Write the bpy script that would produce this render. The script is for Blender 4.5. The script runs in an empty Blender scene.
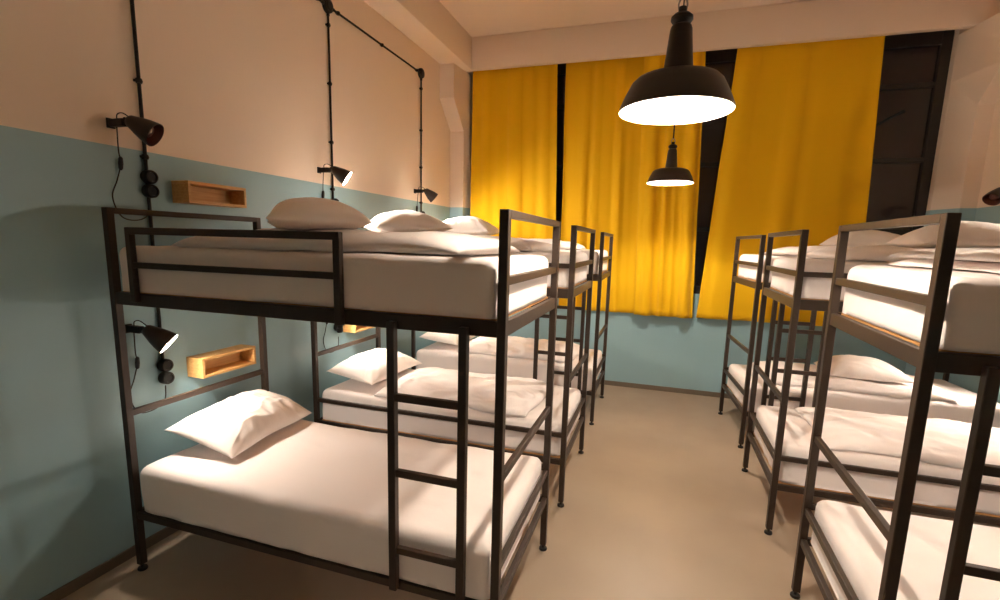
import bpy, bmesh, math, random
from mathutils import Vector, Matrix, noise

C = bpy.context.scene.collection
PI = math.pi

# ------------------------------------------------------------------ materials
def srgb(r, g, b):
    f = lambda c: (c / 255 / 12.92) if c / 255 <= 0.04045 else ((c / 255 + 0.055) / 1.055) ** 2.4
    return (f(r), f(g), f(b), 1.0)

def mat(name, col, rough=0.5, metal=0.0, bump=None, var=None, sheen=0.0, spec=0.5):
    m = bpy.data.materials.new(name); m.use_nodes = True
    nt = m.node_tree; b = nt.nodes['Principled BSDF']
    b.inputs['Base Color'].default_value = col
    b.inputs['Roughness'].default_value = rough
    b.inputs['Metallic'].default_value = metal
    b.inputs['Specular IOR Level'].default_value = spec
    if sheen: b.inputs['Sheen Weight'].default_value = sheen
    tc = nt.nodes.new('ShaderNodeTexCoord')
    if var:                                    # (scale, amount, detail): soft mottling of the colour itself
        n = nt.nodes.new('ShaderNodeTexNoise'); n.inputs['Scale'].default_value = var[0]; n.inputs['Detail'].default_value = var[2]
        nt.links.new(tc.outputs['Object'], n.inputs['Vector'])
        mx = nt.nodes.new('ShaderNodeMix'); mx.data_type = 'RGBA'
        k = 1 - var[1]
        mx.inputs['A'].default_value = (col[0] * k, col[1] * k, col[2] * k, 1); mx.inputs['B'].default_value = col
        nt.links.new(n.outputs['Fac'], mx.inputs['Factor']); nt.links.new(mx.outputs['Result'], b.inputs['Base Color'])
    if bump:                                   # (scale, strength, distance)
        n = nt.nodes.new('ShaderNodeTexNoise'); n.inputs['Scale'].default_value = bump[0]; n.inputs['Detail'].default_value = 4
        nt.links.new(tc.outputs['Object'], n.inputs['Vector'])
        bp = nt.nodes.new('ShaderNodeBump'); bp.inputs['Strength'].default_value = bump[1]; bp.inputs['Distance'].default_value = bump[2]
        nt.links.new(n.outputs['Fac'], bp.inputs['Height']); nt.links.new(bp.outputs['Normal'], b.inputs['Normal'])
    return m

def emit(name, col, strength):
    m = bpy.data.materials.new(name); m.use_nodes = True
    nt = m.node_tree; nt.nodes.clear()
    e = nt.nodes.new('ShaderNodeEmission'); o = nt.nodes.new('ShaderNodeOutputMaterial')
    e.inputs['Color'].default_value = col; e.inputs['Strength'].default_value = strength
    nt.links.new(e.outputs[0], o.inputs['Surface'])
    return m

CREAM = srgb(230, 212, 193)
TEAL = srgb(141, 174, 183)
PAINT_Z = 2.2
def wall_paint():
    m = mat('two_tone_wall_paint', CREAM, 0.6, bump=(9, 0.06, 0.01))
    nt = m.node_tree; b = nt.nodes['Principled BSDF']
    g = nt.nodes.new('ShaderNodeNewGeometry'); s = nt.nodes.new('ShaderNodeSeparateXYZ')
    nt.links.new(g.outputs['Position'], s.inputs[0])
    n = nt.nodes.new('ShaderNodeTexNoise'); n.inputs['Scale'].default_value = 1.6; n.inputs['Detail'].default_value = 5
    nt.links.new(g.outputs['Position'], n.inputs['Vector'])
    lt = nt.nodes.new('ShaderNodeMath'); lt.operation = 'LESS_THAN'; lt.inputs[1].default_value = PAINT_Z
    nt.links.new(s.outputs['Z'], lt.inputs[0])
    mt = nt.nodes.new('ShaderNodeMix'); mt.data_type = 'RGBA'
    mt.inputs['A'].default_value = tuple(c * 0.93 for c in TEAL[:3]) + (1,); mt.inputs['B'].default_value = tuple(c * 1.05 for c in TEAL[:3]) + (1,)
    nt.links.new(n.outputs['Fac'], mt.inputs['Factor'])
    mx = nt.nodes.new('ShaderNodeMix'); mx.data_type = 'RGBA'; mx.inputs['A'].default_value = CREAM
    nt.links.new(lt.outputs[0], mx.inputs['Factor']); nt.links.new(mt.outputs['Result'], mx.inputs['B'])
    nt.links.new(mx.outputs['Result'], b.inputs['Base Color'])
    r = nt.nodes.new('ShaderNodeMix'); r.data_type = 'FLOAT'; r.inputs['A'].default_value = 0.75; r.inputs['B'].default_value = 0.42
    nt.links.new(lt.outputs[0], r.inputs['Factor']); nt.links.new(r.outputs['Result'], b.inputs['Roughness'])
    return m

M = dict(
    wall=wall_paint(),
    plaster=mat('cream_plaster', CREAM, 0.75, bump=(7, 0.08, 0.01)),
    skirting=mat('skirting_paint', srgb(104, 92, 78), 0.5),
    steel=mat('dark_bronze_powder_coat', srgb(50, 37, 28), 0.45, metal=0.0, spec=.4, bump=(220, 0.12, 0.002)),
    rubber=mat('black_rubber', srgb(26, 23, 21), 0.6),
    linen=mat('white_cotton', srgb(238, 229, 226), 0.85, sheen=0.15, bump=(11, 0.22, 0.012)),
    pillow=mat('white_pillowcase', srgb(242, 234, 229), 0.85, sheen=0.15, bump=(13, 0.20, 0.010)),
    ply=mat('birch_plywood', srgb(205, 150, 92), 0.5, var=(14, 0.25, 3)),
    pine=None,
    black=mat('black_plastic', srgb(20, 17, 15), 0.5, spec=.35),
    shade=mat('brown_black_enamel', srgb(44, 34, 28), 0.4),
    enamel=mat('white_enamel', srgb(250, 246, 238), 0.4),
    wframe=mat('dark_window_frame', srgb(36, 28, 24), 0.45),
    chrome=mat('dull_steel', srgb(150, 145, 138), 0.35, metal=0.9),
)

def pine():
    m = mat('oiled_pine', srgb(214, 158, 92), 0.45)
    nt = m.node_tree; b = nt.nodes['Principled BSDF']
    tc = nt.nodes.new('ShaderNodeTexCoord'); mp = nt.nodes.new('ShaderNodeMapping'); mp.inputs['Scale'].default_value = (14, 1.6, 26)
    nt.links.new(tc.outputs['Object'], mp.inputs['Vector'])
    n = nt.nodes.new('ShaderNodeTexNoise'); n.inputs['Scale'].default_value = 3; n.inputs['Detail'].default_value = 5
    nt.links.new(mp.outputs[0], n.inputs['Vector'])
    r = nt.nodes.new('ShaderNodeValToRGB')
    r.color_ramp.elements[0].position = .3; r.color_ramp.elements[0].color = srgb(196, 146, 84)
    r.color_ramp.elements[1].position = .7; r.color_ramp.elements[1].color = srgb(220, 178, 116)
    nt.links.new(n.outputs['Fac'], r.inputs['Fac']); nt.links.new(r.outputs['Color'], b.inputs['Base Color'])
    return m
M['pine'] = pine()

def floor_mat():
    m = mat('beige_linoleum', srgb(182, 160, 136), 0.38)
    nt = m.node_tree; b = nt.nodes['Principled BSDF']
    tc = nt.nodes.new('ShaderNodeTexCoord')
    n = nt.nodes.new('ShaderNodeTexNoise'); n.inputs['Scale'].default_value = 0.9; n.inputs['Detail'].default_value = 6
    nt.links.new(tc.outputs['Object'], n.inputs['Vector'])
    r = nt.nodes.new('ShaderNodeValToRGB')
    r.color_ramp.elements[0].position = .32; r.color_ramp.elements[0].color = srgb(156, 139, 121)
    r.color_ramp.elements[1].position = .68; r.color_ramp.elements[1].color = srgb(170, 153, 133)
    nt.links.new(n.outputs['Fac'], r.inputs['Fac']); nt.links.new(r.outputs['Color'], b.inputs['Base Color'])
    n2 = nt.nodes.new('ShaderNodeTexNoise'); n2.inputs['Scale'].default_value = 5; n2.inputs['Detail'].default_value = 4
    nt.links.new(tc.outputs['Object'], n2.inputs['Vector'])
    mr = nt.nodes.new('ShaderNodeMapRange'); mr.inputs['To Min'].default_value = .34; mr.inputs['To Max'].default_value = .5
    nt.links.new(n2.outputs['Fac'], mr.inputs['Value']); nt.links.new(mr.outputs[0], b.inputs['Roughness'])
    return m
M['floor'] = floor_mat()

def curtain_mat():
    m = mat('mustard_curtain', srgb(231, 180, 6), 0.8, bump=(180, 0.12, 0.003), var=(3, 0.05, 4), sheen=0.1, spec=0.25)
    return m
M['curtain'] = curtain_mat()

def glass_mat():                              # a window pane: clear, with its mirror reflection
    m = bpy.data.materials.new('window_glass'); m.use_nodes = True
    nt = m.node_tree; nt.nodes.clear()
    o = nt.nodes.new('ShaderNodeOutputMaterial'); mx = nt.nodes.new('ShaderNodeMixShader')
    t = nt.nodes.new('ShaderNodeBsdfTransparent'); g = nt.nodes.new('ShaderNodeBsdfGlossy')
    t.inputs[0].default_value = (.86, .84, .82, 1); g.inputs['Roughness'].default_value = 0.08
    fr = nt.nodes.new('ShaderNodeFresnel'); fr.inputs['IOR'].default_value = 1.52
    nt.links.new(fr.outputs[0], mx.inputs[0]); nt.links.new(t.outputs[0], mx.inputs[1]); nt.links.new(g.outputs[0], mx.inputs[2])
    nt.links.new(mx.outputs[0], o.inputs['Surface'])
    return m
M['glass'] = glass_mat()
WARM = (1.0, 0.86, 0.70, 1)
M['pendant_bulb'] = emit('pendant_bulb_glow', WARM, 570)
M['fill_bulb'] = emit('fill_bulb_glow', WARM, 150)  # weak glow of the fill pendant added behind the camera
M['lamp_bulb'] = emit('lamp_bulb_glow', (1.0, 0.86, 0.72, 1), 400)
M['mid_bulb'] = emit('middle_bulb_glow', (1.0, 0.86, 0.72, 1), 500)
M['bright_bulb'] = emit('bright_bulb_glow', (1.0, 0.86, 0.72, 1), 800)
M['bulb_off'] = mat('frosted_bulb', srgb(90, 50, 40), 0.4)  # dark brown paints the shadow inside an unlit wall lamp

# ------------------------------------------------------------------ mesh helpers
def obj(name, bm, m, parent=None, loc=None, smooth=None, shadeangle=35):
    me = bpy.data.meshes.new(name); bmesh.ops.recalc_face_normals(bm, faces=bm.faces); bm.to_mesh(me); bm.free()
    o = bpy.data.objects.new(name, me); C.objects.link(o)
    if m: me.materials.append(m)
    if parent: o.parent = parent
    if loc is not None: o.location = loc
    if smooth:
        for p in me.polygons: p.use_smooth = True
        if smooth == 'angle': me.set_sharp_from_angle(angle=math.radians(shadeangle))
    return o

def thing(name, label, cat, loc=(0, 0, 0), rz=0, group=None):
    o = bpy.data.objects.new(name, None); C.objects.link(o); o.empty_display_size = .1
    o.location = loc; o.rotation_euler = (0, 0, rz)
    return tag(o, label, cat, group)

def tag(o, label, cat, group=None):
    o['label'] = label; o['category'] = cat; o['kind'] = 'thing'
    if group: o['group'] = group
    return o

def struct(name, bm, m, parent=None, **k):
    o = obj(name, bm, m, parent, **k)
    if not parent: o['kind'] = 'structure'
    return o

def dup(root, loc, rz, label, group=None):
    r = root.copy(); C.objects.link(r); r.location = loc; r.rotation_euler = (0, 0, rz); r['label'] = label
    if group: r['group'] = group
    for ch in list(root.children):
        c = ch.copy(); C.objects.link(c); c.parent = r
        for g in list(ch.children):
            d = g.copy(); C.objects.link(d); d.parent = c
    return r

def box(bm, x0, x1, y0, y1, z0, z1, bev=0.0):
    t = bmesh.new()
    bmesh.ops.create_cube(t, size=1)
    for v in t.verts:
        v.co = Vector(((x0 + x1) / 2 + v.co.x * (x1 - x0), (y0 + y1) / 2 + v.co.y * (y1 - y0), (z0 + z1) / 2 + v.co.z * (z1 - z0)))
    if bev: bmesh.ops.bevel(t, geom=list(t.edges), offset=bev, segments=2, affect='EDGES', profile=.5)
    merge(bm, t); return bm

def merge(bm, t, mx=None):
    if mx is not None: bmesh.ops.transform(t, matrix=mx, verts=t.verts)
    me = bpy.data.meshes.new('tmp'); t.to_mesh(me); t.free(); bm.from_mesh(me); bpy.data.meshes.remove(me)

def tube(bm, pts, r, seg=10, cap=True):
    pts = [Vector(p) for p in pts]; rings = []
    prev = None
    for i, p in enumerate(pts):
        d = (pts[min(i + 1, len(pts) - 1)] - pts[max(i - 1, 0)]).normalized()
        if prev is None:
            a = d.cross(Vector((0, 0, 1)));
            if a.length < .1: a = d.cross(Vector((1, 0, 0)))
            a.normalize()
        else:
            a = (prev - d * prev.dot(d)).normalized()
        prev = a; b = d.cross(a)
        rr = r[i] if isinstance(r, (list, tuple)) else r
        rings.append([bm.verts.new(p + (a * math.cos(2 * PI * k / seg) + b * math.sin(2 * PI * k / seg)) * rr) for k in range(seg)])
    for A, B in zip(rings, rings[1:]):
        for k in range(seg): bm.faces.new((A[k], A[(k + 1) % seg], B[(k + 1) % seg], B[k]))
    if cap: bm.faces.new(rings[0][::-1]); bm.faces.new(rings[-1])
    return bm

def lathe(bm, prof, seg=40, mx=None):            # profile of (radius, z)
    t = bmesh.new(); rings = []
    for r, z in prof:
        if r < 1e-6: rings.append([t.verts.new((0, 0, z))])
        else: rings.append([t.verts.new((r * math.cos(2 * PI * k / seg), r * math.sin(2 * PI * k / seg), z)) for k in range(seg)])
    for A, B in zip(rings, rings[1:]):
        for k in range(seg):
            k2 = (k + 1) % seg
            if len(A) == 1 and len(B) == 1: continue
            if len(A) == 1: t.faces.new((A[0], B[k2], B[k]))
            elif len(B) == 1: t.faces.new((A[k], A[k2], B[0]))
            else: t.faces.new((A[k], A[k2], B[k2], B[k]))
    merge(bm, t, mx); return bm

def smooth_path(pts, n=8):                       # Catmull-Rom through the points
    P = [Vector(p) for p in pts]; out = []
    for i in range(len(P) - 1):
        p0, p1, p2, p3 = P[max(i - 1, 0)], P[i], P[i + 1], P[min(i + 2, len(P) - 1)]
        for k in range(n):
            t = k / n
            out.append(.5 * ((2 * p1) + (p2 - p0) * t + (2 * p0 - 5 * p1 + 4 * p2 - p3) * t * t + (3 * p1 - p0 - 3 * p2 + p3) * t ** 3))
    out.append(P[-1]); return out

def fbm(p, o=4):
    return noise.fractal(p, 1.0, 2.0, o)
def ridge(p):                                    # sharp creases
    return 1 - 2 * abs(noise.noise(p))

# ------------------------------------------------------------------ the room
XL, XR, YB, YF, ZC = -0.13, 5.34, 4.5, -3.9, 4.22
WX0, WX1, WZ0, WZ1 = 0.09, 5.11, 1.22, 3.97
bm = bmesh.new(); box(bm, XL - .1, XR + .1, YF - .1, YB + .4, -.1, 0); struct('floor', bm, M['floor'])
bm = bmesh.new(); box(bm, XL - .1, XR + .1, YF - .1, YB + .4, ZC, ZC + .1); struct('ceiling', bm, M['plaster'])
bm = bmesh.new(); box(bm, XL - .15, XL, YF, YB, 0, ZC); struct('wall_left', bm, M['wall'])
bm = bmesh.new(); box(bm, XR, XR + .15, YF, YB, 0, ZC); struct('wall_right', bm, M['wall'])
bm = bmesh.new(); box(bm, XL - .15, XR + .15, YF - .15, YF, 0, ZC); struct('wall_front', bm, M['wall'])
bm = bmesh.new()
box(bm, XL - .15, XR + .15, YB, YB + .3, 0, WZ0); box(bm, XL - .15, XR + .15, YB, YB + .3, WZ1, ZC)
box(bm, XL - .15, WX0, YB, YB + .3, WZ0, WZ1); box(bm, WX1, XR + .15, YB, YB + .3, WZ0, WZ1)
struct('wall_back', bm, M['wall'])
bm = bmesh.new(); box(bm, XL, XL + .012, YF, YB, 0, .06, .003); struct('baseboard_left', bm, M['skirting'])
bm = bmesh.new(); box(bm, XR - .012, XR, YF, YB, 0, .06, .003); struct('baseboard_right', bm, M['skirting'])
bm = bmesh.new(); box(bm, XL + .012, XR - .012, YB - .012, YB, 0, .06, .003); struct('baseboard_back', bm, M['skirting'])

bm = bmesh.new(); box(bm, XL, .17, YF, 4.28, 3.84, ZC, .015); struct('trim_1', bm, M['plaster'], smooth='angle')        # beam along the left wall
bm = bmesh.new(); box(bm, XL, XR, 4.28, 4.36, 3.85, ZC, .012); struct('trim_2', bm, M['plaster'], smooth='angle')      # beam over the window
def column(pts_low, y_low, y_up, z0, z1, ztop):
    """haunched column: plan corners (wall side, inner side) at the front, splayed to the window jamb behind"""
    bm = bmesh.new()
    (xw, xi, xj) = pts_low
    rings = []
    for z, yf in ((0, y_low), (z0, y_low), (z1, y_up), (ztop, y_up)):
        rings.append([bm.verts.new(p) for p in ((xw, yf, z), (xi, yf, z), (xj, YB, z), (xw, YB, z))])
    for A, B in zip(rings, rings[1:]):
        for k in range(4): bm.faces.new((A[k], A[(k + 1) % 4], B[(k + 1) % 4], B[k]))
    bm.faces.new(rings[0]); bm.faces.new(rings[-1])
    return bm
struct('trim_3', column((XL, .055, .088), 4.33, 4.0, 3.14, 3.46, 3.845), M['wall'])
struct('trim_4', column((XR, 5.21, 5.112), 4.20, 3.90, 3.13, 3.42, 3.855), M['wall'])

# windows: three dark framed lights behind the curtains
ww = (WX1 - WX0) / 3
for i in range(3):
    x0, x1 = WX0 + i * ww, WX0 + (i + 1) * ww
    w = bpy.data.objects.new('window_%d' % (i + 1), None); C.objects.link(w); w.location = ((x0 + x1) / 2, YB + .12, WZ0); w['kind'] = 'structure'
    bm = bmesh.new(); h = WZ1 - WZ0; a = ww / 2
    fw = .09
    box(bm, -a, -a + fw, -.04, .04, 0, h, .006); box(bm, a - fw, a, -.04, .04, 0, h, .006)
    box(bm, -a + fw, a - fw, -.04, .04, 0, fw, .006); box(bm, -a + fw, a - fw, -.04, .04, h - .16, h, .006)
    for z in (1.98, 2.71, 3.44): box(bm, -a + fw, a - fw, -.03, .03, z - WZ0 - .025, z - WZ0 + .025, .005)
    obj('frame', bm, M['wframe'], w)
    bm = bmesh.new(); box(bm, -a + fw - .01, a - fw + .01, -.004, .004, fw - .01, h - .15); obj('pane', bm, M['glass'], w)
    if i == 2:
        bm = bmesh.new(); tube(bm, [(4.46 - (x0 + x1) / 2, -.05, 3.0 - WZ0), (4.75 - (x0 + x1) / 2, -.05, 3.175 - WZ0)], .013, 8)
        tube(bm, [(4.75 - (x0 + x1) / 2, -.05, 3.175 - WZ0), (4.79 - (x0 + x1) / 2, -.05, 3.19 - WZ0)], .018, 8)
        obj('stay', bm, M['rubber'], w)
# the building opposite, a dark facade outside in the night
bm = bmesh.new(); box(bm, -6, 12, 9, 9.3, -3, 7); o = struct('exterior_wall', bm, mat('night_facade', srgb(120, 95, 85), .9, var=(2, .5, 4)))

# ------------------------------------------------------------------ curtains
def curtain(label, top, bot, ztop, zbot, seed, folds, amp, group, hem=0.0, y0=4.425):
    """top/bot: (x left, x right); a wavy hung sheet with thickness"""
    bm = bmesh.new(); nx, nz = 150, 46; rnd = random.Random(seed)
    ph = [rnd.uniform(0, 6.28) for _ in range(8)]
    fr = [folds * f for f in (.8, 1.37, .47, 1.9)]
    grid = []
    for j in range(nz + 1):
        t = j / nz; row = []
        z = ztop + (zbot - ztop) * t
        xl = top[0] + (bot[0] - top[0]) * t; xr = top[1] + (bot[1] - top[1]) * t
        for i in range(nx + 1):
            s = i / nx
            a = amp * (.7 + .5 * t)
            w = math.sin(fr[0] * s * 2 * PI + ph[0] + .5 * math.sin(2.1 * t + ph[5])) * .55
            w += math.sin(fr[1] * s * 2 * PI + ph[1] + .6 * t) * .35
            w += math.sin(fr[2] * s * 2 * PI + ph[2]) * .45
            w += math.sin(fr[3] * s * 2 * PI + ph[3] + .8 * t) * .10
            w = math.copysign(abs(w) ** .8, w)
            y = y0 + a * w
            zz = z + (hem * math.sin(s * 2 * PI * folds * .6 + ph[4]) if j == nz else 0)
            x = xl + (xr - xl) * s + .004 * math.sin(fr[0] * s * 2 * PI * 2 + ph[6]) + .006 * fbm(Vector((s * 5, t * 3, seed)))
            row.append(bm.verts.new((x, min(y, 4.478), zz)))
        grid.append(row)
    for A, B in zip(grid, grid[1:]):
        for i in range(nx): bm.faces.new((A[i], A[i + 1], B[i + 1], B[i]))
    o = obj('curtain', bm, M['curtain'], smooth=True)
    s = o.modifiers.new('thick', 'SOLIDIFY'); s.thickness = .004; s.offset = 0
    return tag(o, label, 'curtain', group)
g = 'yellow curtains over the dark window'
curtain('leftmost yellow curtain, hanging beside the left corner column', (.135, 1.20), (.125, 1.30), 4.0, .93, 1, 4, .022, g)
curtain('wide yellow curtain just right of the narrow dark gap, behind the left bunks', (1.31, 2.25), (1.35, 2.33), 4.0, .95, 2, 5, .020, g, y0=4.448)
curtain('narrow yellow curtain with deep folds, behind the farther pendant lamp', (2.20, 2.84), (2.28, 2.945), 4.0, .945, 3, 3.6, .032, g, y0=4.376)
curtain('broad flat yellow curtain beside the uncovered dark window, behind the right bunks', (3.165, 4.478), (2.985, 4.575), 4.0, .95, 7, 4, .016, g)

# ------------------------------------------------------------------ bunk beds
L, W = 1.975, 0.905
ZT, Z2, ZM = 1.886, 1.456, 1.632          # post top, upper side rail, upper middle rail
ZJ, Z4, Z1 = 0.865, 0.487, 0.318         # lower end rail, lower middle rail, lower side rail
T = .0175                                # half the post's width
def build_bunk(sgn, label, loc, rz, group):
    """local x: 0 at the middle, head at -L/2, foot at +L/2; ladder side at -y for sgn 1, +y for sgn -1"""
    root = thing('bunk_bed', label, 'bunk bed', loc, rz, group)
    st = M['steel']; hx, hy = L / 2, W / 2
    def B(x0, x1, y0, y1, z0, z1, bev=.003):
        bm = bmesh.new(); ya, yb = sorted((y0 * sgn, y1 * sgn)); return box(bm, x0, x1, ya, yb, z0, z1, bev)
    for x in (-hx, hx):
        for y in (-hy, hy):
            bm = B(x - T, x + T, y - T, y + T, .035, ZT)
            p = obj('post', bm, st, root)
            bm = bmesh.new()
            lathe(bm, [(0, .0), (.022, .0), (.024, .006), (.022, .014), (.008, .016), (.008, .036), (0, .036)], 16, Matrix.Translation((x, y * sgn, 0)))
            obj('levelling_foot', bm, M['rubber'], p, smooth='angle')
    # side rails (flat bars), near side and far side, both levels
    for z, rh in ((Z2, .030), (Z1, .019)):
        for y in (-hy, hy):
            obj('side_rail', B(-hx + T, hx - T, y - .013, y + .013, z - rh, z + rh), st, root)
        for x in (-hx, hx):
            obj('end_rail', B(x - .013, x + .013, -hy + T, hy - T, z - rh + .002, z + rh - .002), st, root)
        bm = B(-hx + .03, hx - .027, -hy + .016, hy - .021, z + rh - .008, z + rh + .003, .002)
        obj('bed_base', bm, M['ply'], root)
    for x in (-hx, hx):
        obj('end_rail', B(x - T, x + T, -hy + T, hy - T, ZT - .028, ZT), st, root)
        obj('end_rail', B(x - .012, x + .012, -hy + T, hy - T, ZJ - .016, ZJ + .016), st, root)
    for z in (ZM, Z4): obj('end_rail', B(hx - .012, hx + .012, -hy + T, hy - T, z - .016, z + .016), st, root)
    # the plain long side carries a second, higher rail at both levels
    for z in (ZM, Z4 + .02): obj('side_rail', B(-hx + T, hx - T, hy - .012, hy + .012, z - .015, z + .015), st, root)
    # guard on the ladder side, hooked over the side rail
    gy = -hy - .028
    g0, g1, GZ, GM = hx - 1.805, hx - .678, 1.779, 1.622
    bm = B(g0 - .015, g1 + .015, gy - .014, gy + .014, GZ - .016, GZ + .016)
    gr = obj('guard_rail', bm, st, root)
    obj('middle_bar', B(g0, g1, gy - .010, gy + .010, GM - .014, GM + .014), st, gr)
    for x, zb in ((g0, 1.448), (g1, 1.425)):
        up = obj('upright', B(x - .016, x + .016, gy - .0135, gy + .0135, zb, GZ - .005), st, gr)
    bm2 = bmesh.new(); lathe(bm2, [(0, 0), (.010, 0), (.013, .006), (.012, .018), (.008, .020), (.008, .032), (0, .032)], 12, Matrix.Translation((g1, gy * sgn, 1.395)))
    obj('clamp', bm2, M['rubber'], gr, smooth='angle')
    # ladder
    ly = -hy - .034
    bm = bmesh.new(); ld = None
    for x in (hx - .437, hx - .137):
        b = B(x - .0165, x + .0165, ly - .016, ly + .016, .318, Z2 + .004)
        if ld is None: ld = obj('ladder', b, st, root)
        else: obj('ladder_rail', b, st, ld)
    bm.free()
    for z in (1.158, .842, .503):
        obj('rung', B(hx - .437 + .0165, hx - .137 - .0165, ly - .012, ly + .012, z - .015, z + .015), st, ld)
    return root

beds = {}
def centre(xf, yn, rz_head_left, th=0.0):
    """centre of a bunk from its foot edge: near post (xf, yn); head towards -x for the left row, +x for the right row"""
    s = -1 if rz_head_left else 1
    mid = Vector((xf - math.sin(th) * W / 2, yn + math.cos(th) * W / 2, 0))
    return mid + Vector((s * math.cos(th) * L / 2, s * math.sin(th) * L / 2, 0))
YA, Y_B, Y_C = 0.0, 1.412, 3.027
g = 'black steel bunk beds'
place = {
    'A': (centre(2.0, YA, True), 0.0), 'B': (centre(2.007, Y_B, True), 0.0), 'C': (centre(2.004, Y_C, True), 0.0),
    'D': (centre(3.302, .066, False, -.018), PI - .018), 'E': (centre(3.303, 1.554, False), PI), 'F': (centre(3.342, 2.960, False, .077), PI + .077),
}
bl = {
    'A': 'nearest bunk bed on the left, its ladder and short guard rail facing the camera',
    'B': 'middle bunk bed of the row along the left wall',
    'C': 'bunk bed at the far end of the left row, next to the curtains',
    'D': 'nearest bunk bed on the right, cut off by the photo edge',
    'E': 'middle bunk bed of the right row',
    'F': 'bunk bed at the far end of the right row, next to the curtains',
}
beds['A'] = build_bunk(1, bl['A'], place['A'][0], place['A'][1], g)
beds['B'] = build_bunk(-1, bl['B'], place['B'][0], place['B'][1], g)
beds['C'] = dup(beds['A'], place['C'][0], place['C'][1], bl['C'], g)
beds['D'] = dup(beds['B'], place['D'][0], place['D'][1], bl['D'], g)
beds['E'] = dup(beds['A'], place['E'][0], place['E'][1], bl['E'], g)
beds['F'] = dup(beds['B'], place['F'][0], place['F'][1], bl['F'], g)

def at(bed, lx, ly, z):
    """a point on a bunk in its own metres: lx from the head, ly from the side nearest the camera"""
    c, r = place[bed]
    x, y = lx - L / 2, ly - W / 2
    if bed in 'DEF': y = -y
    return Vector((c.x + math.cos(r) * x - math.sin(r) * y, c.y + math.sin(r) * x + math.cos(r) * y, z))

# ------------------------------------------------------------------ bedding
MZ = {0: Z1 + .019, 1: Z2 + .030}        # where the mattress lies
MH = .217
def mattress_mesh(seed, lx=1.924, ly=.886, h=MH, r=.042):
    bm = bmesh.new(); nx, ny, nz = 90, 44, 10
    t = bmesh.new(); bmesh.ops.create_grid(t, x_segments=1, y_segments=1, size=1); t.free()
    def face(fn, a, b):
        g = [[bm.verts.new(fn(i / a * 2 - 1, j / b * 2 - 1)) for i in range(a + 1)] for j in range(b + 1)]
        for A, B in zip(g, g[1:]):
            for i in range(a): bm.faces.new((A[i], A[i + 1], B[i + 1], B[i]))
    face(lambda u, v: Vector((u, v, 1)), nx, ny); face(lambda u, v: Vector((u, v, -1)), nx, ny)
    for s in (-1, 1):
        face(lambda u, v: Vector((u, s, v)), nx, nz); face(lambda u, v: Vector((s, u, v)), ny, nz)
    bmesh.ops.remove_doubles(bm, verts=bm.verts, dist=1e-5)
    H = Vector((lx / 2, ly / 2, h / 2))
    for v in bm.verts:
        p = Vector((v.co.x * H.x, v.co.y * H.y, v.co.z * H.z))
        q = Vector([max(-(H[k] - r), min(H[k] - r, p[k])) for k in range(3)])
        if p.z < 0: q.z = max(p.z, -H.z + .004)
        d = p - q
        if d.length > 1e-6:
            n = d.normalized(); p = q + n * r if q.z > -H.z + .0041 or abs(n.z) < .5 else Vector((p.x, p.y, -H.z))
        else: n = Vector((0, 0, 1 if p.z > 0 else -1))
        s3 = Vector((seed * 7.3, seed * 1.7, seed))
        top = max(0, p.z / H.z)
        k = .010 * fbm(p * 1.8 + s3, 3)
        # tension creases running down the sides
        side = 1 - max(0, n.z) if p.z < H.z - .02 else .25
        k += side * .007 * ridge(Vector((p.x * 6 + p.z * 5, p.y * 6 - p.z * 3, p.z * 1.5)) + s3) * (.6 + .4 * fbm(p * 2 + s3, 2))
        k += .004 * ridge(Vector((p.x * 4 + p.y * 2, p.y * 6 - p.x * 1.5, 0)) + s3)
        p += n * k
        p.x = max(-H.x - .004, min(H.x + .004, p.x)); p.y = max(-H.y - .004, min(H.y + .004, p.y)); p.z = min(p.z, H.z + .003 + .3 * max(0, p.z - H.z - .003))
        if p.z < -H.z + .004: p.z = -H.z + max(0, p.z + H.z) * .2
        v.co = p + Vector((0, 0, h / 2))
    return bm

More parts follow.
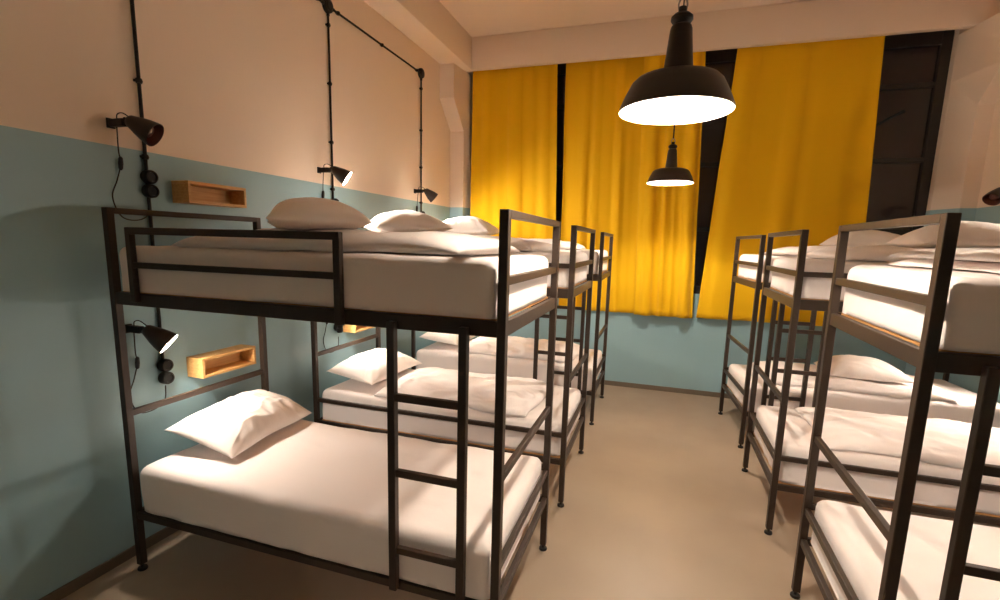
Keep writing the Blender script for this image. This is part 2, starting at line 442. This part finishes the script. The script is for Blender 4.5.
def puff(lx, ly, h, seed, nx=90, ny=66, q=.42, pw=3.0, flat=.12, crease=.012, lump=.25, pinch=.0, fr=7, wob=.05, layers=1, dens=1.0):
    """closed cushion-like body on z = 0: superellipse plan, rounded rim, lumps and creases in its top"""
    bm = bmesh.new()
    s3 = Vector((seed * 3.71, seed * 9.13, seed * 2.3))
    for layer in range(layers):
        hl = h / layers; z0 = layer * hl * .93
        sh = Vector((.02 * noise.noise(s3 + Vector((layer, 0, 0))), .02 * noise.noise(s3 + Vector((0, layer, 0))), 0)) if layer else Vector()
        rows = [[], []]
        for j in range(ny + 1):
            v = j / ny * 2 - 1; v = math.sin(v * PI / 2) * .5 + v * .5
            ra, rb = [], []
            for i in range(nx + 1):
                u = i / nx * 2 - 1; u = math.sin(u * PI / 2) * .5 + u * .5
                px = lx / 2 * u * (1 - pinch * (1 - v * v)); py = ly / 2 * v * (1 - pinch * (1 - u * u) * lx / ly * .8)
                nn = Vector((px, py, layer * 2.0)) * 2.6 + s3
                px += wob * noise.noise(nn) * (abs(u) ** 3) ; py += wob * noise.noise(nn + Vector((9, 4, 2))) * (abs(v) ** 3)
                prof = max(0.0, (1 - abs(u) ** pw) * (1 - abs(v) ** pw)) ** q
                P = Vector((px, py, 0))
                k = 1 + lump * fbm(P * 3.2 * dens + s3 + Vector((0, 0, layer)), 3)
                ang = math.atan2(v, u) ; rad = math.hypot(u, v)
                cr = ridge(Vector((px * fr + 1.3 * fbm(P * 4 + s3, 2), py * fr * .45 + 1.1 * fbm(P * 3 - s3, 2), layer)) + s3)
                cr += .6 * ridge(Vector((px * fr * .6 - py * fr * .5, py * fr * 1.2, layer + 5)) + s3)
                if pinch:  # folds that gather at the corners of a pillowcase
                    cr += 1.2 * ridge(Vector((ang * 7, rad * 1.2, 0)) + s3) * max(0, rad - .55)
                top = hl * prof * k + crease * cr * min(1, prof * 1.5)
                top = max(top, .0015 * prof)
                bot = -hl * flat * prof
                if layers > 1 and layer == 0: bot = 0
                ra.append(bm.verts.new(Vector((px, py, z0 + hl * flat + top)) + sh))
                rb.append(bm.verts.new(Vector((px, py, z0 + hl * flat + bot)) + sh) if 0 < i < nx and 0 < j < ny else ra[-1])
            rows[0].append(ra); rows[1].append(rb)
        for k in (0, 1):
            for A, B in zip(rows[k], rows[k][1:]):
                for i in range(nx):
                    f = (A[i], A[i + 1], B[i + 1], B[i]) if k == 0 else (A[i], B[i], B[i + 1], A[i + 1])
                    if len(set(f)) == 4:
                        try: bm.faces.new(f)
                        except ValueError: pass
    return bm

# mattresses: one per bunk level
mbm = [mattress_mesh(s) for s in (1, 2, 3)]
mmesh = []
for k, b in enumerate(mbm):
    o = obj('mattress', b, M['linen'], smooth=True); mmesh.append(o)
ml = {
    ('A', 1): 'white sheeted mattress on the top level of the nearest left bunk, behind the guard rail',
    ('A', 0): 'bare white sheeted mattress with one pillow, lower level of the nearest left bunk',
    ('B', 1): 'white sheeted mattress on the top level of the middle left bunk',
    ('B', 0): 'white sheeted mattress on the lower level of the middle left bunk, under a rumpled duvet',
    ('C', 1): 'white sheeted mattress on the top level of the farthest left bunk',
    ('C', 0): 'white sheeted mattress on the lower level of the farthest left bunk',
    ('D', 1): 'white sheeted mattress on the top level of the nearest right bunk',
    ('D', 0): 'white mattress on the lower level of the nearest right bunk',
    ('E', 1): 'white sheeted mattress on the top level of the middle right bunk',
    ('E', 0): 'white sheeted mattress on the lower level of the middle right bunk',
    ('F', 1): 'white sheeted mattress on the top level of the farthest right bunk',
    ('F', 0): 'white sheeted mattress on the lower level of the farthest right bunk',
}
order = [('A', 1), ('A', 0), ('B', 0)] + [k for k in ml if k not in (('A', 1), ('A', 0), ('B', 0))]
for n, (b, lv) in enumerate(order):
    o = mmesh[n] if n < 3 else mmesh[n % 3].copy()
    if n >= 3: C.objects.link(o)
    o.location = at(b, L / 2, W / 2 + (-.011 if b in 'ACDF' else .011), MZ[lv] + .006); o.rotation_euler = (0, 0, place[b][1] + (PI if n % 2 else 0))
    o.scale = (1, 1, 1.0 if lv else 1.08)
    tag(o, ml[(b, lv)], 'mattress', 'white mattresses of the bunk beds')

TOP = {0: MZ[0] + MH * 1.08, 1: MZ[1] + MH}     # mattress surface

def soft(name, bm, m, label, cat, bed, lx, ly, z, rz=0, group=None, tilt=(0, 0)):
    o = obj(name, bm, m, smooth=True)
    o.location = at(bed, lx, ly, z); o.rotation_euler = (tilt[0], tilt[1], (0 if bed in 'ABC' else PI) + rz)
    return tag(o, label, cat, group)
def duvet(bed, lv, lx, ly, sx, sy, h, seed, label, layers=1, rz=0, **k):
    kw = dict(q=.36, pw=4.5, crease=.007, lump=.22, fr=6, wob=.05, flat=.02); kw.update(k)
    return soft('duvet', puff(sx, sy, h, seed, layers=layers, **kw), M['linen'], label, 'duvet', bed, lx, ly, TOP[lv] + .008, rz, 'white duvets on the bunks')
def pillow(bed, lx, ly, z, seed, label, sx=.44, sy=.70, h=.15, rz=0, tilt=(0, 0), **k):
    kw = dict(q=.55, pw=2.4, crease=.006, lump=.14, pinch=.07, fr=9, wob=.03, flat=.28, nx=80, ny=96); kw.update(k)
    return soft('pillow', puff(sx, sy, h * .78, seed, **kw), M['pillow'], label, 'pillow', bed, lx, ly, z, rz, 'white pillows on the bunks', tilt)

duvet('A', 1, 1.07, .44, 1.42, .80, .085, 11, 'folded white duvet on the nearest left top bunk, under a plump pillow')
duvet('B', 1, 1.0, .46, 1.4, .80, .085, 12, 'folded white duvet on the middle left top bunk')
duvet('C', 1, 1.0, .46, 1.4, .80, .085, 13, 'folded white duvet on the farthest left top bunk')
duvet('D', 1, 1.10, .46, 1.40, .80, .085, 14, 'folded white duvet on the nearest right top bunk', layers=2)
duvet('E', 1, 1.05, .46, 1.40, .80, .085, 15, 'folded white duvet on the middle right top bunk')
duvet('F', 1, 1.05, .46, 1.40, .80, .085, 16, 'folded white duvet on the farthest right top bunk')
duvet('B', 0, 1.10, .45, 1.25, .80, .060, 21, 'rumpled white duvet on the middle left lower bunk', layers=1, crease=.013, lump=.4, fr=8)
duvet('C', 0, 1.10, .45, 1.25, .80, .075, 22, 'rumpled white duvet on the farthest left lower bunk', layers=1, crease=.016, lump=.4, fr=7)
duvet('E', 0, 1.00, .45, 1.40, .80, .055, 23, 'rumpled white duvet on the middle right lower bunk', layers=1, crease=.009, lump=.35, fr=6)
duvet('F', 0, 1.05, .45, 1.40, .80, .06, 24, 'rumpled white duvet on the farthest right lower bunk, under a pillow', layers=1, crease=.010, lump=.35, fr=6)

zu = TOP[1] + .082; zl = TOP[0] + .004
pillow('A', .78, .48, zu + .006, 31, 'plump smooth white pillow on the duvet of the nearest left top bunk', sx=.47, sy=.72, h=.145, flat=.5, rz=.75, crease=.003)
pillow('B', .53, .48, zu + .012, 32, 'white pillow on the duvet of the middle left top bunk', sx=.56, sy=.76, h=.17, flat=.5, rz=.75, crease=.003)
pillow('C', .44, .45, zu + .03, 33, 'wrinkled white pillow on the duvet of the farthest left top bunk', sx=.66, sy=.56, h=.19, crease=.011, flat=.4)
pillow('E', 1.00, .45, zu, 34, 'smooth white pillow on the duvet of the middle right top bunk', sx=.66, sy=.52, h=.18, crease=.003)
pillow('F', 1.03, .45, zu, 35, 'white pillow on the duvet of the farthest right top bunk', sx=.60, sy=.50, h=.17)
pillow('A', .195, .535, zl + .06, 41, 'white pillow lit by the wall lamp, at the head of the nearest left lower bunk', sx=.43, sy=.71, h=.15, rz=.12, tilt=(0, .24), crease=.012)
pillow('B', .235, .50, zl + .065, 42, 'white pillow at the head of the middle left lower bunk', sx=.46, sy=.74, h=.15, crease=.011, rz=-.05, tilt=(0, .12))
pillow('C', .235, .50, zl + .055, 43, 'white pillow at the head of the farthest left lower bunk', sx=.46, sy=.74, h=.17, tilt=(0, .12))
pillow('F', .92, .45, zl + .06, 44, 'white pillow on the duvet of the farthest right lower bunk', sx=.62, sy=.50, h=.17)

def settle():
    """lay the duvets on their mattresses and the pillows on what carries them, so cloth rests on cloth"""
    from mathutils.bvhtree import BVHTree
    bpy.context.view_layer.update()
    kinds = lambda n: [o for o in C.objects if o.name.split('.')[0] == n]
    def tree(o):
        return BVHTree.FromPolygons([o.matrix_world @ v.co for v in o.data.vertices], [p.vertices[:] for p in o.data.polygons])
    under = [(o, tree(o)) for o in kinds('mattress')]
    for kind in ('duvet', 'pillow'):
        done = []
        for o in kinds(kind):
            mw, inv = o.matrix_world, o.matrix_world.inverted()
            zs = [(mw @ v.co).z for v in o.data.vertices]; zmid = sum(zs) / len(zs)
            near = [t for u, t in under if abs(u.location.x - o.location.x) < 1.3 and abs(u.location.y - o.location.y) < .9 and abs(u.location.z - o.location.z) < .6]
            for v in o.data.vertices:
                p = mw @ v.co; top = -1
                for t in near:
                    h = t.ray_cast(Vector((p.x, p.y, zmid + .12)), Vector((0, 0, -1)), .5)
                    if h[0] is not None: top = max(top, h[0].z)
                if top > 0 and p.z < top + .0045: p.z = top + .0045 + .15 * max(0, min(.02, p.z - top + .02)); v.co = inv @ p
            done.append((o, tree(o)))
        under += done
settle()

# ------------------------------------------------------------------ pendant lamps
def pendant(label, loc, group):
    root = thing('pendant_lamp', label, 'pendant lamp', loc, 0, group)
    bm = bmesh.new()
    prof = [(.2145, 0), (.2165, .004), (.2145, .012), (.207, .030), (.195, .058), (.182, .083), (.171, .105), (.154, .121), (.124, .131), (.084, .134), (.056, .135)]
    lathe(bm, prof + [(.054, .132)], 56)
    obj('lamp_shade', bm, M['shade'], root, smooth='angle')
    bm = bmesh.new()
    lathe(bm, [(.2135, .0015), (.2125, .012), (.205, .029), (.193, .057), (.180, .081), (.169, .102), (.152, .118), (.122, .128), (.083, .131), (.051, .132), (.047, .180), (0, .182)], 56)
    obj('shade_lining', bm, M['enamel'], root, smooth=True)
    bm = bmesh.new()
    lathe(bm, [(.0565, .131), (.056, .150), (.050, .205), (.041, .300), (.037, .312), (.028, .317), (0, .317)], 32)
    obj('lamp_neck', bm, M['shade'], root, smooth='angle')
    bm = bmesh.new()
    lathe(bm, [(0, .314), (.026, .316), (.034, .324), (.041, .334), (.040, .345), (.028, .356), (.016, .360), (.014, .380), (0, .380)], 28)
    obj('ceramic_cap', bm, M['black'], root, smooth='angle')
    bm = bmesh.new()
    for s in (-1, 1): tube(bm, smooth_path([(s * .010, 0, .362), (s * .016, 0, .387), (s * .010, 0, .407), (0, 0, .414)]), .0035, 8)
    obj('hanger', bm, M['chrome'], root, smooth=True)
    bm = bmesh.new(); tube(bm, [(0, 0, .385), (0, 0, ZC - loc[2] - .03)], .006, 10); cb = obj('cable', bm, M['black'], root, smooth='angle')
    bm = bmesh.new(); lathe(bm, [(0, -.04), (.02, -.04), (.045, -.02), (.05, 0), (0, 0)], 24, Matrix.Translation((0, 0, ZC - loc[2]))); obj('ceiling_rose', bm, M['black'], root, smooth='angle')
    bm = bmesh.new(); lathe(bm, [(0, .078), (.020, .081), (.038, .091), (.046, .107), (.044, .121), (.034, .134), (.018, .150), (.014, .180), (0, .180)], 16)
    obj('bulb', bm, M['pendant_bulb'], root, smooth=True)
    for ch in root.children:
        if ch.name.split('.')[0] in ('lamp_shade', 'shade_lining', 'lamp_neck', 'ceramic_cap', 'hanger', 'bulb'): ch.data.transform(Matrix.Scale(.93, 4))
    return root
g = 'dark enamel pendant lamps'
pend = pendant('large dark pendant lamp hanging nearest the camera, lit white inside', (2.54, .31, 2.256), g)
fill_pendant = dup(pend, (2.54, -2.6, 2.45), 0, 'unseen dark pendant lamp added behind the camera for fill light', g)  # added unseen pendant, gives fill from behind the camera
for ch in fill_pendant.children:
    if ch.name.startswith('bulb'):
        ch.data = ch.data.copy(); ch.data.materials[0] = M['fill_bulb']
dup(pend, (2.567, 3.09, 2.330), 0, 'farther, smaller looking dark pendant lamp hanging in front of the curtains', g)

# ------------------------------------------------------------------ wall lamps
def wall_lamp(label, loc, lit, axis, group, mirror=False, cord=None, glow='lamp_bulb'):
    root = thing('wall_lamp', label, 'wall lamp', loc, PI if mirror else 0, group)
    bm = bmesh.new(); box(bm, 0, .010, -.020, .020, -.024, .024, .003); box(bm, .008, .105, -.017, .017, -.018, .018, .005)
    br = obj('wall_bracket', bm, M['black'], root)
    bm = bmesh.new(); tube(bm, [(.10, 0, 0), (.148, 0, .004)], .010, 10); tube(bm, [(.132, -.022, .004), (.132, .022, .004)], .015, 12)
    obj('swivel_joint', bm, M['black'], br, smooth='angle')
    bm = bmesh.new(); tube(bm, smooth_path([(.05, 0, .012), (.055, 0, .040), (.085, .006, .046), (.13, .012, .02)]), .0028, 8)
    obj('lead', bm, M['black'], br, smooth=True)
    a = Vector(axis).normalized()
    mx = Matrix.Translation((.142, 0, .004)) @ a.to_track_quat('Z', 'Y').to_matrix().to_4x4()
    bm = bmesh.new()
    lathe(bm, [(0, -.014), (.020, -.014), (.028, -.006), (.033, .008), (.038, .024), (.046, .046), (.054, .074), (.060, .104), (.062, .122), (.0605, .123)], 36, mx)
    obj('lamp_shade', bm, M['shade'], root, smooth='angle')
    bm = bmesh.new()
    lathe(bm, [(.0605, .1225), (.058, .104), (.052, .074), (.044, .046), (.038, .03), (0, .025)], 36, mx)
    obj('shade_lining', bm, M['enamel'] if lit else M['bulb_off'], root, smooth='angle')  # unlit lamps: lining coloured dark in place of shadow
    bm = bmesh.new()
    lathe(bm, [(0, .026), (.014, .026), (.018, .045), (.028, .066), (.033, .082), (.028, .097), (0, .104)], 16, mx)
    obj('bulb', bm, M[glow] if lit else M['bulb_off'], root, smooth=True)
    if cord:
        bm = bmesh.new(); pts = smooth_path(cord, 6); tube(bm, pts, .0032, 6)
        c = obj('cord', bm, M['black'], root, smooth=True)
        k = cord[2]; bm = bmesh.new()
        p = Vector(k); tube(bm, [p + Vector((0, .003, .034)), p + Vector((0, .002, .026)), p, p + Vector((0, -.002, -.026)), p + Vector((0, -.003, -.034))], [.004, .010, .012, .010, .004], 10)
        obj('inline_switch', bm, M['black'], c, smooth=True)
    return root
g = 'black wall lamps'
AX = (.62, .45, -.64)
def cord_for(dy, dz):      # from the bracket, hanging to a switch, looping back up to the socket at (dy, dz)
    return [(.045, 0, -.012), (.03, .008, -.13), (.02, .02, -.19), (.02, -.005, -.275), (.02, -.035, -.36), (.035, -.01, -.455), (.035, .07, -.47), (.042, dy - .02, dz - .19), (.036, dy - .002, dz - .106)]
wall_lamp('unlit black wall lamp above the nearest left top bunk', (XL, .155, 2.306), False, (.78, .40, -.50), g, cord=cord_for(.145, -.245))
wall_lamp('lit black wall lamp above the middle left top bunk', (XL, 1.735, 2.303), True, (.74, .42, -.55), g, cord=cord_for(.15, -.245), glow='bright_bulb')
wall_lamp('lit black wall lamp above the farthest left top bunk', (XL, 3.36, 2.306), True, AX, g, cord=cord_for(.135, -.245), glow='bright_bulb')
wall_lamp('lit black wall lamp beside the wooden shelf, under the nearest left top bunk', (XL, .145, 1.268), True, AX, g, cord=cord_for(.155, -.245))
wall_lamp('lit black wall lamp under the middle left top bunk', (XL, 1.735, 1.268), True, AX, g, cord=cord_for(.15, -.245))
wall_lamp('lit black wall lamp under the farthest left top bunk', (XL, 3.36, 1.268), True, AX, g, cord=cord_for(.135, -.245))
RAX = (.60, .45, -.66)
wall_lamp('dark wall lamp on the right wall, cut by the photo edge', (XR, 3.62, 2.30), False, RAX, g, mirror=True)
for y, ax, gl, nm in ((.78, (.72, .22, -.66), 'mid_bulb', 'nearest'), (2.25, RAX, 'mid_bulb', 'middle'), (3.35, RAX, 'mid_bulb', 'farthest')):
    wall_lamp('lit wall lamp low on the right wall, at the %s right lower bunk' % nm, (XR, y, 1.268), True, ax, 'wall lamps under the right top bunks', mirror=True, glow=gl)
for y in (2.25,):  # added unseen lamp, lifts the bounce on ceiling and upper walls
    wall_lamp('unseen lit wall lamp added high on the right wall for bounce', (XR, y, 2.30), True, RAX, 'wall lamps added above the right top bunks', mirror=True, glow='bright_bulb')

# ------------------------------------------------------------------ conduits and sockets on the left wall
def conduit(label, pts, clips, name='cable_conduit', caps=()):
    bm = bmesh.new(); tube(bm, pts, .009, 10); o = obj(name, bm, M['black'], smooth='angle')
    for p in clips:
        bm = bmesh.new(); p = Vector(p)
        lathe(bm, [(0, -.012), (.014, -.012), (.018, 0), (.014, .012), (0, .012)], 12, Matrix.Translation(p)); box(bm, XL, p.x, p.y - .018, p.y + .018, p.z - .006, p.z + .006)
        obj('clip', bm, M['black'], o, smooth='angle')
    return tag(o, label, 'conduit', 'black cable conduits on the left wall')
xc = XL + .016
V = [.308, 1.888, 3.49]; ZH = 3.58
conduit('black vertical cable conduit running down beside the nearest left bunk lamps', [(xc, V[0], ZH - .04), (xc, V[0], 1.0)], [(xc, V[0], z) for z in (3.45, 3.0, 2.55, 2.17)])
conduit('black vertical cable conduit beside the middle left bunk lamp', [(xc, V[1], ZH - .04), (xc, V[1], 1.0)], [(xc, V[1], z) for z in (3.44, 3.0, 2.545, 2.17)])
conduit('black vertical cable conduit beside the farthest left bunk lamp', [(xc, V[2], ZH - .04), (xc, V[2], 1.0)], [(xc, V[2], z) for z in (3.42, 2.98, 2.58, 2.19)])
conduit('black horizontal cable conduit high on the wall, between the two visible junction boxes', [(xc, V[1] + .04, ZH), (xc, V[2] - .04, ZH)], [(xc, V[1] + .13, ZH), (xc, (V[1] + V[2]) / 2, ZH), (xc, V[2] - .10, ZH)])
conduit('black horizontal cable conduit high on the wall, leaving the top edge of the photo', [(xc, V[0] + .04, ZH), (xc, V[1] - .04, ZH)], [(xc, V[1] - .13, ZH), (xc, 1.1, ZH)])
def junction(label, y):
    bm = bmesh.new(); mx = Matrix.Translation((XL, y, ZH)) @ Matrix.Rotation(PI / 2, 4, 'Y')
    lathe(bm, [(0, 0), (.052, 0), (.052, .026), (.048, .034), (.036, .036), (.030, .041), (0, .041)], 24, mx)
    o = obj('junction_box', bm, M['black'], smooth='angle')
    for dy, dz in ((0, -1), (1, 0), (-1, 0)):
        if dy == 1 and y == V[2]: continue
        if dy == -1 and y == V[0]: continue
        bm = bmesh.new(); tube(bm, [(xc, y + dy * .045, ZH + dz * .045), (xc, y + dy * .072, ZH + dz * .072)], .013, 10)
        obj('gland', bm, M['black'], o, smooth='angle')
    tag(o, label, 'junction box', 'black junction boxes')
junction('black round junction box at the top edge of the photo, left wall', V[1])
junction('black round junction box nearest the curtains, high on the left wall', V[2])
junction('black round junction box above the nearest left bunk', V[0])
def socket(label, y, z):
    bm = bmesh.new(); mx = Matrix.Translation((XL + .008, y, z)) @ Matrix.Rotation(PI / 2, 4, 'Y')
    lathe(bm, [(0, 0), (.035, 0), (.037, .008), (.036, .036), (.032, .043), (.025, .045), (.022, .036), (0, .036)], 28, mx)
    o = obj('wall_socket', bm, M['black'], smooth='angle')
    tag(o, label, 'socket', 'round black wall sockets')
for z in (2.067, 1.031):
    up = z > 1.5
    socket('round black wall socket, upper of the pair %s' % ('left of the higher wooden shelf' if up else 'left of the lower wooden shelf'), V[0] + .005, z)
    socket('round black wall socket, lower of the pair %s' % ('left of the higher wooden shelf' if up else 'left of the lower wooden shelf'), V[0] + .005, z - .074)
for i, nm in ((1, 'middle'), (2, 'farthest')):
    socket('round black wall socket at the pillow of the %s left top bunk' % nm, V[i] + .005, 2.06)
    socket('round black wall socket behind the %s left lower bunk' % nm, V[i] + .005, 1.0)

# ------------------------------------------------------------------ wooden box shelves
def shelf(label, y, z):
    root = thing('box_shelf', label, 'shelf', (XL, y, z), 0, 'open wooden box shelves')
    d, w, h, t = .125, .405, .122, .016
    for nm, b in (('top_board', (0, d, 0, w, h - t, h)), ('bottom_board', (0, d, 0, w, 0, t)), ('side_board', (0, d, 0, t, t, h - t)),
                  ('side_board', (0, d, w - t, w, t, h - t)), ('back_board', (0, .008, t, w - t, t, h - t))):
        bm = bmesh.new(); box(bm, *b, .0015); obj(nm, bm, M['pine'], root)
shelf('open wooden box shelf above the nearest left top bunk', .457, 1.944)
shelf('open wooden box shelf lit from beside, under the nearest left top bunk', .466, .920)
shelf('wooden box shelf partly hidden under the middle left top bunk', 2.0, .935)

# ------------------------------------------------------------------ light, world, camera
w = bpy.data.worlds.new('night'); bpy.context.scene.world = w; w.use_nodes = True
w.node_tree.nodes['Background'].inputs[0].default_value = (.01, .012, .018, 1); w.node_tree.nodes['Background'].inputs[1].default_value = .3

CX, CY, CZ, YAW, PITCH, ROLL, F, PY = 2.5249, -1.669, 1.773, .3104, -.1575, .0259, 487.45, 319.1
f = Vector((-math.sin(YAW) * math.cos(PITCH), math.cos(YAW) * math.cos(PITCH), math.sin(PITCH)))
r = Vector((math.cos(YAW), math.sin(YAW), 0)); u = r.cross(f)
r2 = r * math.cos(ROLL) + u * math.sin(ROLL); u2 = -r * math.sin(ROLL) + u * math.cos(ROLL)
cam = bpy.data.cameras.new('camera'); co = bpy.data.objects.new('camera', cam); C.objects.link(co)
co.matrix_world = Matrix(((r2.x, u2.x, -f.x, CX), (r2.y, u2.y, -f.y, CY), (r2.z, u2.z, -f.z, CZ), (0, 0, 0, 1)))
cam.sensor_width = 36; cam.lens = F / 1000 * 36; cam.shift_y = (PY - 300) / 1000; cam.clip_start = .02
sc = bpy.context.scene; sc.camera = co
sc.view_settings.view_transform = 'Standard'; sc.view_settings.look = 'None'; sc.view_settings.gamma = 1; sc.view_settings.use_curve_mapping = False
sc.view_settings.exposure = 1.48
sc.cycles.use_denoising = True
sc.cycles.max_bounces = 10; sc.cycles.diffuse_bounces = 8
